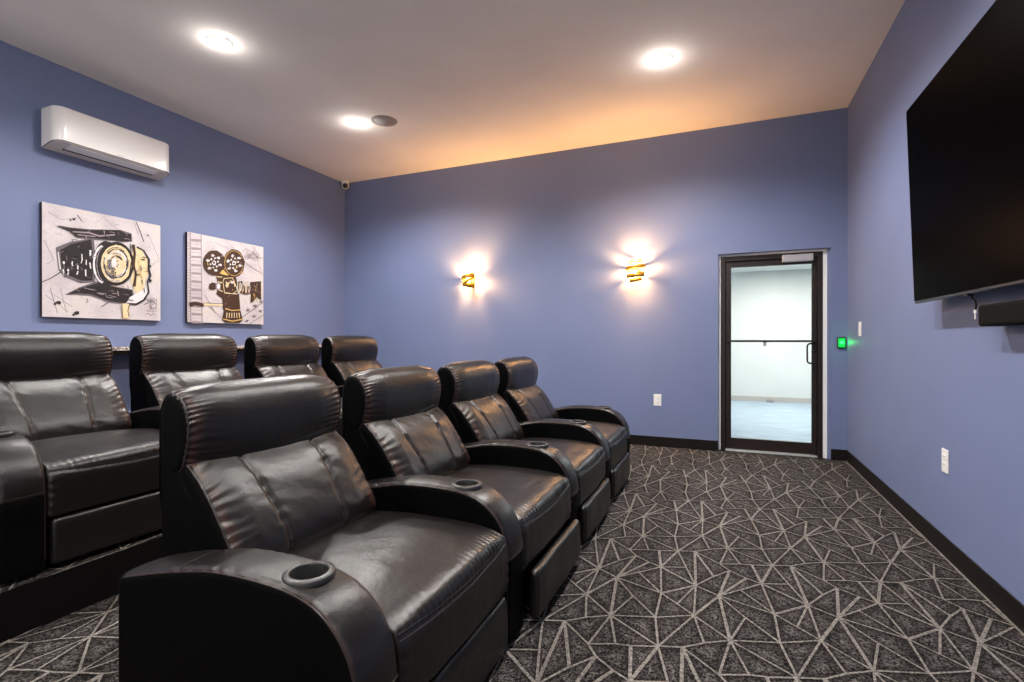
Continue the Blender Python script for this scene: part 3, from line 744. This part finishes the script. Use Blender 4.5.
# stitching and piping
def arc_indices(pad, a, b_):                             # from profile point a to b, the shorter way
    ia, ib = pad.near(*a), pad.near(*b_); n = pad.nt
    if (ib - ia) % n <= (ia - ib) % n: return [(ia + q) % n for q in range((ib - ia) % n + 1)]
    return [(ia - q) % n for q in range((ia - ib) % n + 1)]
hp_, bp_, sp_, ap_ = pads['headrest'], pads['back'], pads['seat'], pads['arm']
pm = MB()
for sgn in (-1, 1):
    j = hp_.row(sgn * (0.706 / 2 - 0.009)); idx = arc_indices(hp_, (-0.41, 0.778), (-0.545, 1.068)) if True else []
    ia, ib = hp_.near(-0.405, 0.745), hp_.near(-0.45, 1.034); n = hp_.nt
    fwd = [(ia + q) % n for q in range((ib - ia) % n + 1)]; bwd = [(ia - q) % n for q in range((ia - ib) % n + 1)]
    path = fwd if max(hp_.P[i].x for i in fwd) > max(hp_.P[i].x for i in bwd) else bwd
    meshes['head_pipe%d' % sgn] = MB().tube(line_on(hp_, [(i, j) for i in path[::2]]), 0.0032, M['piping'], 6).mesh('piping')
pm = MB(); sm_ = MB()
ia, ib = bp_.near(-0.148, 0.49), bp_.near(-0.42, 0.838); n = bp_.nt
fwd = [(ia + q) % n for q in range((ib - ia) % n + 1)]; bwd = [(ia - q) % n for q in range((ia - ib) % n + 1)]
path = fwd if len(fwd) < len(bwd) else bwd
for sgn in (-1, 1):
    j = bp_.row(sgn * (0.350 - 0.008)); meshes['back_pipe%d' % sgn] = MB().tube(line_on(bp_, [(i, j) for i in path[::2]]), 0.0032, M['piping'], 6).mesh('piping')
    sm_ = MB()
    for off in (-0.0085, 0.0085):
        pts = []
        for i in path[::2]:
            z = bp_.P[i].y; y = sgn * groove_y(z) + off
            j0 = max(q for q in range(bp_.ny) if bp_.ys[q] <= y); f = (y - bp_.ys[j0]) / (bp_.ys[j0 + 1] - bp_.ys[j0])
            pts.append(bp_.at(i, j0).lerp(bp_.at(i, j0 + 1), f) + bp_.normal(i, j0) * 0.0004)
        dashes(sm_, pts, 0.0009, M['stitch'])
    meshes['back_stitch%d' % sgn] = sm_.mesh('stitching')
sm_ = MB()
for off in (-0.008, 0.007):
    pts = []
    for j in range(4, sp_.ny - 3, 2):
        y = sp_.ys[j]; zl = 0.436 - 0.018 * (1 - (2 * y / SW) ** 2) + off
        cand = [i for i in range(sp_.nt) if sp_.P[i].x > 0.40 and sp_.N[i].x > 0.2]
        i = min(cand, key=lambda q: abs(sp_.P[q].y - zl)); i2 = i + 1 if (sp_.P[(i + 1) % sp_.nt].y - zl) * (sp_.P[i].y - zl) < 0 else i - 1
        f = (zl - sp_.P[i].y) / (sp_.P[i2 % sp_.nt].y - sp_.P[i].y + 1e-9); f = max(0, min(1, f))
        pts.append(sp_.at(i, j).lerp(sp_.at(i2, j), f) + sp_.normal(i, j) * 0.0004)
    dashes(sm_, pts, 0.0009, M['stitch'])
meshes['seat_stitch'] = sm_.mesh('stitching')
pm = MB(); sm_ = MB()
ia, ib = ap_.near(0.463, 0.06), ap_.near(-0.39, 0.50); n = ap_.nt
fwd = [(ia + q) % n for q in range((ib - ia) % n + 1)]; bwd = [(ia - q) % n for q in range((ia - ib) % n + 1)]
path = fwd if max(ap_.P[i].y for i in fwd) > 0.5 else bwd
for sgn in (-1, 1):
    j = ap_.row(sgn * (AW / 2 - 0.0035)); meshes['arm_pipe%d' % sgn] = MB().tube(line_on(ap_, [(i, j) for i in path[::2]], 0.0002), 0.0026, M['piping'], 6).mesh('piping')
for tx, tz in ((-0.158, 0.574), (0.463, 0.352)):
    i = ap_.near(tx, tz); sm_ = MB(); dashes(sm_, line_on(ap_, [(i, j) for j in range(3, ap_.ny - 2)], 0.0004), 0.0009, M['stitch'], 0.006, 0.003); meshes['arm_stitch%d' % (1 if tx > 0 else -1)] = sm_.mesh('stitching')
cupm = MB().lathe([(0.0465, CUPZ - 0.078), (0.0465, CUPZ - 0.001), (0.0475, CUPZ + 0.0022), (0.050, CUPZ + 0.0036), (0.0535, CUPZ + 0.0030), (0.060, CUPZ + 0.0026), (0.0635, CUPZ + 0.0010), (0.0650, CUPZ - 0.003), (0.065, CUPZ - 0.012)], M['ring'], 48, Matrix.Translation((CUPX, 0, 0)))
cupm.lathe([(0.0, CUPZ - 0.0785), (0.0466, CUPZ - 0.078)], M['black_plastic'], 48, Matrix.Translation((CUPX, 0, 0)))
meshes['cup'] = cupm.mesh('cup_holder')
bs = MB(); bs.box(-0.40, 0.420, -0.345, 0.345, 0.012, 0.228, M['vinyl'], 0.01)
for xx in (-0.30, 0.36):
    for yy in (-0.28, 0.28): bs.lathe([(0.0, 0.0), (0.025, 0.0), (0.028, 0.046), (0.0, 0.046)], M['black_plastic'], 16, Matrix.Translation((xx, yy, 0)))
meshes['base'] = bs.mesh('base_frame')

PITCH = 0.868
def add_arm(t, y):
    a = link('armrest', meshes['arm'], t); a.location = (0, y, 0)
    link('cup_holder', meshes['cup'], a)
    for q in (-1, 1): link('piping', meshes['arm_pipe%d' % q], a); link('stitching', meshes['arm_stitch%d' % q], a)
    return a
def recliner(loc, label, group, near_arm=False, foot=0.0):
    t = thing('recliner', label, 'recliner', loc, group=group)
    link('base_frame', meshes['base'], t)
    s_ = link('seat_cushion', meshes['seat'], t); link('stitching', meshes['seat_stitch'], s_)
    link('back_shell', meshes['shell'], t)
    b_ = link('back_cushion', meshes['back'], t); 
    for q in (-1, 1): link('piping', meshes['back_pipe%d' % q], b_); link('stitching', meshes['back_stitch%d' % q], b_)
    h = link('headrest', meshes['headrest'], t); 
    for q in (-1, 1): link('piping', meshes['head_pipe%d' % q], h)
    f = link('footrest', meshes['foot'], t)
    if foot: f.location = (foot, 0, 0.014)
    add_arm(t, PITCH / 2)
    if near_arm: add_arm(t, -PITCH / 2)
    return t
FX, FY0 = -1.22, 0.992 + PITCH / 2
BX, BY0 = -3.14, 1.580
front_labels = ['black leather recliner in the foreground, nearest of the front row, with two cup holder arms',
                'black leather front-row recliner second from the camera, footrest slightly popped out',
                'black leather front-row recliner third from the camera, second from the back wall',
                'black leather recliner at the far end of the front row by the back wall']
back_labels = ['black leather recliner at the left picture edge, nearest of the raised back row',
               'black leather back-row recliner whose back shows left of the foreground headrest',
               'black leather back-row recliner third from the left, largely hidden by the foreground seat',
               'black leather recliner at the far end of the raised back row near the room corner']
for k in range(4): recliner((FX, FY0 + k * PITCH, 0), front_labels[k], 'front row of black recliners', k == 0, [0, 0.052, 0.034, 0.024][k])
for k in range(4): recliner((BX, BY0 + k * PITCH, RISER_H), back_labels[k], 'raised back row of black recliners', k == 0)

# ------------------------------------------------------------------ canvases
def flat(name, c, rough=0.7): return mat(name, c, rough, spec=0.3)
def canvas_ground(nt, b):
    co = objcoord(nt)
    n = nd(nt, 'ShaderNodeTexNoise', Scale=5.0, Detail=6); nt.links.new(co, n.inputs['Vector'])
    w = nd(nt, 'ShaderNodeTexNoise', Scale=26.0, Detail=8, Roughness=0.75, Distortion=2.0); nt.links.new(co, w.inputs['Vector'])
    c1 = ramp(nt, n.outputs['Fac'], [(0.3, (0.52, 0.46, 0.48)), (0.55, (0.62, 0.57, 0.58)), (0.75, (0.66, 0.60, 0.54))])
    c2 = ramp(nt, w.outputs['Fac'], [(0.36, (0.55, 0.5, 0.52)), (0.47, (1, 1, 1)), (0.52, (0.72, 0.68, 0.70)), (0.56, (1, 1, 1))])
    mx = nd(nt, 'ShaderNodeMix', data_type='RGBA', blend_type='MULTIPLY'); mx.inputs[0].default_value = 0.55
    nt.links.new(c1, mx.inputs[6]); nt.links.new(c2, mx.inputs[7]); nt.links.new(mx.outputs[2], b.inputs['Base Color'])
M['ground'] = mat('printed_canvas', (0.6, 0.55, 0.55), 0.75, spec=0.3, build=canvas_ground)
M['ink'] = flat('black_ink', (0.022, 0.017, 0.018)); M['soft_ink'] = flat('smudged_ink', (0.13, 0.11, 0.12))
M['cream'] = flat('cream_gold_paint', (0.70, 0.55, 0.33)); M['gold_ink'] = flat('gold_paint', (0.62, 0.40, 0.13))
M['brown_ink'] = flat('dark_brown_ink', (0.055, 0.026, 0.015)); M['mauve'] = flat('mauve_print', (0.30, 0.24, 0.26)); M['pale'] = flat('pale_print', (0.70, 0.66, 0.68))
M['edge'] = flat('dark_canvas_edge', (0.03, 0.02, 0.03))

def solve8(src, dst):
    A = []; B = []
    for (x, y), (u, v) in zip(src, dst):
        A.append([x, y, 1, 0, 0, 0, -u * x, -u * y]); B.append(u); A.append([0, 0, 0, x, y, 1, -v * x, -v * y]); B.append(v)
    n = 8
    for i in range(n):
        p = max(range(i, n), key=lambda r: abs(A[r][i])); A[i], A[p] = A[p], A[i]; B[i], B[p] = B[p], B[i]
        for r in range(n):
            if r != i:
                f = A[r][i] / A[i][i]; A[r] = [a - f * c for a, c in zip(A[r], A[i])]; B[r] -= f * B[i]
    return [B[i] / A[i][i] for i in range(n)]
class Art:
    """Flat drawing on a canvas of side S: sketch coordinates are squared up onto the canvas face."""
    def __init__(s, quad, S):
        s.h = solve8(quad, [(0, S), (S, S), (S, 0), (0, 0)]); s.mb = MB(); s.lay = 0; s.S = S
        s.mb.box(0.0, 0.038, 0, S, 0, S, M['edge'], 0.002); s.mb.add([(0.0385, 0, 0), (0.0385, S, 0), (0.0385, S, S), (0.0385, 0, S)], [(0, 1, 2, 3)], M['ground'])
    def map(s, p):
        h = s.h; x, y = p; w = h[6] * x + h[7] * y + 1
        u, v = (h[0] * x + h[1] * y + h[2]) / w, (h[3] * x + h[4] * y + h[5]) / w
        return max(0.001, min(s.S - 0.001, u)), max(0.001, min(s.S - 0.001, v))
    def fill(s, pts, m):
        s.lay += 1; x = 0.0388 + s.lay * 0.00006
        s.mb.add([(x, *s.map(p)) for p in pts], [tuple(range(len(pts)))], M[m])
    def stroke(s, pts, w, m, jag=0.0):
        s.lay += 1; x = 0.0388 + s.lay * 0.00006
        q = [Vector(s.map(p)) for p in pts]; L = []; R = []
        for i, p in enumerate(q):
            t = (q[min(i + 1, len(q) - 1)] - q[max(i - 1, 0)]); t = t.normalized() if t.length > 1e-9 else Vector((1, 0)); n = Vector((-t.y, t.x))
            ww = w / 2 * (1 + jag * random.uniform(-1, 1)); L.append(p + n * ww); R.append(p - n * ww)
        vs = [(x, a.x, a.y) for a in L] + [(x, a.x, a.y) for a in R]; k = len(q)
        s.mb.add(vs, [(i, i + 1, k + i + 1, k + i) for i in range(k - 1)], M[m])
    def oval(s, c, rx, ry, m, n=40, jag=0.0):
        s.fill([(c[0] + rx * (1 + jag * random.uniform(-1, 1)) * math.cos(2 * PI * i / n), c[1] + ry * (1 + jag * random.uniform(-1, 1)) * math.sin(2 * PI * i / n)) for i in range(n)], m)
    def arc(s, c, rx, ry, a0, a1, w, m, jag=0.3, n=24):
        s.stroke([(c[0] + rx * math.cos(a0 + (a1 - a0) * i / n), c[1] + ry * math.sin(a0 + (a1 - a0) * i / n)) for i in range(n + 1)], w, m, jag)

random.seed(11)
a1 = Art([(62, 40), (665, 162), (655, 632), (58, 605)], 0.930)
for pts, w in (([(60, 436), (100, 420), (160, 385)], .006), ([(540, 140), (560, 190), (578, 242)], .008), ([(528, 135), (548, 200)], .004), ([(355, 562), (400, 534)], .006),
               ([(240, 105), (265, 140)], .008), ([(90, 480), (210, 560)], .003), ([(75, 500), (190, 585)], .003), ([(100, 470), (135, 590)], .003), ([(150, 470), (180, 590)], .003),
               ([(380, 130), (520, 235)], .003), ([(90, 90), (160, 130), (250, 120)], .003), ([(540, 420), (650, 330)], .003), ([(600, 200), (655, 330)], .003), ([(70, 230), (120, 330), (80, 350)], .003)):
    a1.stroke(pts, w, 'soft_ink' if w < .005 else 'ink', 0.3)
for c, r in (((140, 538), 11), ((122, 545), 7), ((232, 590), 12), ((215, 598), 7), ((222, 128), 7), ((205, 132), 5), ((598, 210), 4)): a1.oval(c, r * 1.2, r * .8, 'ink', 14, .25)
for q in range(9): a1.stroke([(570 + random.uniform(0, 70), 530 + random.uniform(-10, 60)) for _ in range(4)], .004, 'soft_ink' if q % 2 else 'mauve', .4)
a1.fill([(128, 268), (200, 240), (322, 222), (330, 330), (325, 440), (250, 445), (170, 412), (142, 380)], 'soft_ink')
a1.fill([(150, 280), (205, 252), (308, 228), (320, 330), (312, 432), (255, 432), (180, 400), (158, 370)], 'ink')
for x in (168, 190, 212, 236, 258, 282, 300):
    for q in range(3): y = random.uniform(280, 385); a1.stroke([(x + random.uniform(-5, 5), y), (x + random.uniform(-4, 4), y + random.uniform(12, 34))], random.uniform(.006, .014), 'pale' if q else 'soft_ink', .5)
a1.stroke([(140, 290), (150, 375)], .006, 'pale', .3)
a1.fill([(132, 162), (150, 158), (200, 168), (300, 178), (460, 182), (515, 200), (518, 240), (470, 244), (420, 236), (330, 232), (235, 222), (195, 190)], 'soft_ink')
a1.fill([(138, 165), (200, 172), (300, 182), (455, 184), (485, 200), (515, 205), (510, 238), (470, 240), (350, 226), (235, 215), (200, 188)], 'ink')
a1.stroke([(215, 190), (300, 196), (350, 212), (430, 206)], .010, 'mauve', .5); a1.stroke([(240, 205), (330, 215)], .007, 'mauve', .5)
a1.fill([(172, 500), (240, 466), (330, 436), (365, 440), (420, 460), (515, 478), (525, 515), (480, 550), (400, 540), (300, 506), (230, 500)], 'soft_ink')
a1.fill([(182, 500), (240, 472), (345, 442), (420, 464), (512, 482), (515, 518), (470, 545), (400, 534), (300, 498), (230, 494)], 'ink')
for q in range(7): x = random.uniform(270, 460); y = 470 + (x - 270) * .18 + random.uniform(-8, 22); a1.stroke([(x, y), (x + random.uniform(20, 45), y + random.uniform(2, 10))], .006, 'mauve', .5)
a1.oval((385, 350), 72, 112, 'ink', 40, .02); a1.arc((372, 352), 52, 92, PI * .55, PI * 1.45, .016, 'pale', .3); a1.arc((385, 352), 50, 92, PI * .6, PI * 1.4, .006, 'mauve', .3)
a1.fill([(520, 262), (560, 280), (592, 325), (598, 395), (578, 440), (566, 492), (530, 495), (508, 440), (512, 330)], 'cream')
a1.fill([(480, 548), (500, 515), (585, 470), (590, 500), (560, 540), (520, 552)], 'pale')
a1.oval((432, 350), 92, 108, 'ink', 44, .015); a1.oval((434, 350), 78, 93, 'cream', 44, .015)
for q in range(60):
    f = random.uniform(.12, .95); s0 = random.uniform(0, 6.28); a1.arc((434 + random.uniform(-3, 3), 350), 74 * f, 90 * f, s0, s0 + random.uniform(.5, 1.7), random.uniform(.004, .010), ('ink', 'pale', 'soft_ink')[q % 3], .6, 10)
a1.oval((422, 345), 10, 22, 'pale', 14, .2)
a1.stroke([(540, 268), (575, 285), (600, 330), (598, 380), (606, 410), (590, 440), (596, 490), (570, 530), (530, 550), (485, 545)], .016, 'ink', .35)
a1.stroke([(520, 255), (528, 300), (520, 360), (532, 400), (522, 462)], .024, 'brown_ink', .35)
a1.stroke([(505, 250), (512, 330), (500, 400)], .010, 'ink', .4); a1.oval((604, 435), 8, 9, 'ink', 12, .2); a1.oval((602, 365), 9, 8, 'ink', 12, .2)
a1.stroke([(545, 330), (560, 420)], .006, 'gold_ink', .4); a1.fill([(455, 545), (497, 548), (492, 618), (458, 618)], 'cream')
a1.stroke([(458, 545), (460, 618)], .007, 'brown_ink', .4); a1.stroke([(497, 548), (487, 580), (493, 612)], .007, 'brown_ink', .4)
for q in range(46):                                   # dry-brush streaks over the inked shapes
    x, y = random.choice([(random.uniform(160, 315), random.uniform(255, 425)), (random.uniform(200, 500), random.uniform(185, 236)), (random.uniform(250, 505), random.uniform(455, 535)), (random.uniform(520, 590), random.uniform(290, 480))])
    v = q % 2; a1.stroke([(x, y), (x + (4 if v else 26), y + (24 if v else 5))], random.uniform(.003, .008), ('soft_ink', 'mauve', 'ink')[q % 3], .6)
for q in range(40): x = random.uniform(70, 640); y = random.uniform(110, 590); a1.stroke([(x, y), (x + random.uniform(-34, 34), y + random.uniform(-26, 26))], .0025, 'mauve', .4)
a1.stroke([(575, 600), (590, 596), (600, 608), (612, 594), (625, 606)], .005, 'soft_ink', .3)
cv = a1.mb.build('canvas_print'); cv.location = (XL + 0.001, 2.295, 1.392)
tag(cv, 'square canvas print of a studio spotlight with barn doors below the air conditioner', 'wall art')

a2 = Art([(80, 48), (550, 140), (545, 612), (66, 598)], 0.930)
a2.stroke([(165, 62), (158, 598)], .010, 'mauve', .2); a2.stroke([(98, 52), (86, 598)], .012, 'mauve', .2)
for q in range(11): y = 98 + q * 50; a2.stroke([(102 - q * 1.0, y), (163, y + 4)], .026, 'mauve', .15); a2.stroke([(104 - q, y + 24), (160, y + 28)], .004, 'mauve', .2)
for q in range(30): y = 62 + q * 18; a2.stroke([(86 - q * .5, y), (92 - q * .5, y)], .012, 'soft_ink', .1)
for pts in ([(480, 135), (510, 220), (535, 290)], [(492, 138), (525, 215)], [(418, 170), (440, 150), (470, 165), (478, 200), (440, 215), (425, 190)], [(440, 165), (465, 185)], [(250, 110), (330, 150)], [(500, 200), (545, 205)], [(180, 430), (240, 540)], [(200, 500), (280, 570)], [(400, 200), (470, 260), (540, 300)]):
    a2.stroke(pts, .006, 'mauve', .4)
for q in range(12): a2.stroke([(470 + random.uniform(-40, 60), 180 + random.uniform(-20, 40)), (480 + random.uniform(-30, 50), 190 + random.uniform(-20, 40))], .008, 'mauve', .5)
a2.stroke([(400, 575), (545, 472)], .006, 'soft_ink', .2); a2.stroke([(455, 612), (545, 550)], .006, 'soft_ink', .2)
for (x, y) in ((448, 522), (490, 495), (530, 470), (440, 588), (485, 560), (525, 528)): a2.stroke([(x - 12, y + 6), (x + 12, y - 4)], .009, 'soft_ink', .3); a2.stroke([(x - 6, y - 8), (x + 5, y + 10)], .008, 'soft_ink', .3)
a2.stroke([(80, 492), (115, 482), (170, 494)], .040, 'brown_ink', .25); a2.stroke([(168, 488), (230, 492), (292, 492)], .024, 'cream', .3); a2.stroke([(168, 480), (292, 484)], .005, 'brown_ink', .3)
a2.oval((240, 236), 70, 76, 'brown_ink', 36, .03); a2.oval((364, 238), 66, 84, 'brown_ink', 36, .03)
a2.arc((364, 238), 58, 75, .2, 5.9, .005, 'gold_ink')
for c in ((240, 236), (364, 238)):
    a2.oval(c, 13, 15, 'pale', 14, .3); a2.oval(c, 6, 7, 'brown_ink', 10, .2)
    for q in range(6):
        a = q * PI / 3 + .3; a2.oval((c[0] + 40 * math.cos(a), c[1] + 46 * math.sin(a)), 11, 8, 'pale' if q % 2 else 'ground', 10, .4); a2.oval((c[0] + 24 * math.cos(a + .5), c[1] + 30 * math.sin(a + .5)), 6, 5, 'pale', 8, .4)
a2.fill([(252, 315), (296, 270), (340, 316), (375, 325), (392, 420), (398, 520), (290, 522), (286, 450), (250, 425), (262, 370)], 'brown_ink')
a2.fill([(270, 300), (294, 276), (330, 312), (300, 308)], 'gold_ink')
a2.oval((228, 378), 26, 22, 'brown_ink', 18, .15); a2.oval((262, 378), 16, 24, 'mauve', 18, .2); a2.oval((264, 378), 10, 16, 'pale', 14, .2)
for pts in ([(300, 330), (352, 326), (382, 400), (352, 424), (300, 414), (292, 350), (300, 330)], [(256, 320), (290, 322)], [(312, 350), (320, 385), (332, 350)], [(340, 340), (350, 360), (362, 345), (366, 380)], [(300, 420), (380, 424)], [(258, 350), (286, 356)], [(265, 400), (290, 410)]):
    a2.stroke(pts, .009, 'cream', .4)
a2.oval((318, 370), 9, 14, 'cream', 10, .4); a2.oval((350, 354), 10, 8, 'pale', 10, .4)
a2.fill([(378, 352), (412, 345), (420, 372), (458, 378), (462, 352), (530, 346), (530, 462), (500, 440), (488, 470), (462, 476), (466, 420), (430, 428), (380, 410)], 'brown_ink')
for q in range(9): x = 384 + q * 9; a2.stroke([(x, 340 + random.uniform(-6, 20)), (x + random.uniform(-3, 6), 385), (x + random.uniform(-3, 5), 405 + random.uniform(0, 22))], .008, 'cream' if q % 2 else 'pale', .5)
a2.stroke([(482, 470), (500, 452), (512, 470)], .010, 'cream', .3)
a2.fill([(300, 508), (395, 512), (412, 585), (392, 602), (300, 598), (282, 582)], 'brown_ink')
for q in range(34):
    x, y = random.choice([(random.uniform(262, 390), random.uniform(320, 510)), (random.uniform(470, 526), random.uniform(352, 440)), (random.uniform(180, 300), random.uniform(180, 290)), (random.uniform(310, 420), random.uniform(180, 300))])
    a2.stroke([(x, y), (x + random.uniform(-10, 10), y + random.uniform(6, 22))], random.uniform(.004, .009), ('mauve', 'ink', 'gold_ink')[q % 3], .6)
for q in range(30): x = random.uniform(170, 530); y = random.uniform(100, 580); a2.stroke([(x, y), (x + random.uniform(-26, 26), y + random.uniform(-20, 20))], .0028, 'mauve', .4)
a2.stroke([(302, 515), (345, 526), (396, 522)], .012, 'gold_ink', .3); a2.stroke([(285, 578), (345, 592), (408, 580)], .014, 'gold_ink', .3)
for q in range(6): x = 312 + q * 15; a2.stroke([(x, 540), (x - 4 + q * 1.6, 572)], .010, 'cream', .3)
cv = a2.mb.build('canvas_print'); cv.location = (XL + 0.001, 3.495, 1.388)
tag(cv, 'square canvas print of a vintage film camera with two reels nearer the room corner', 'wall art')
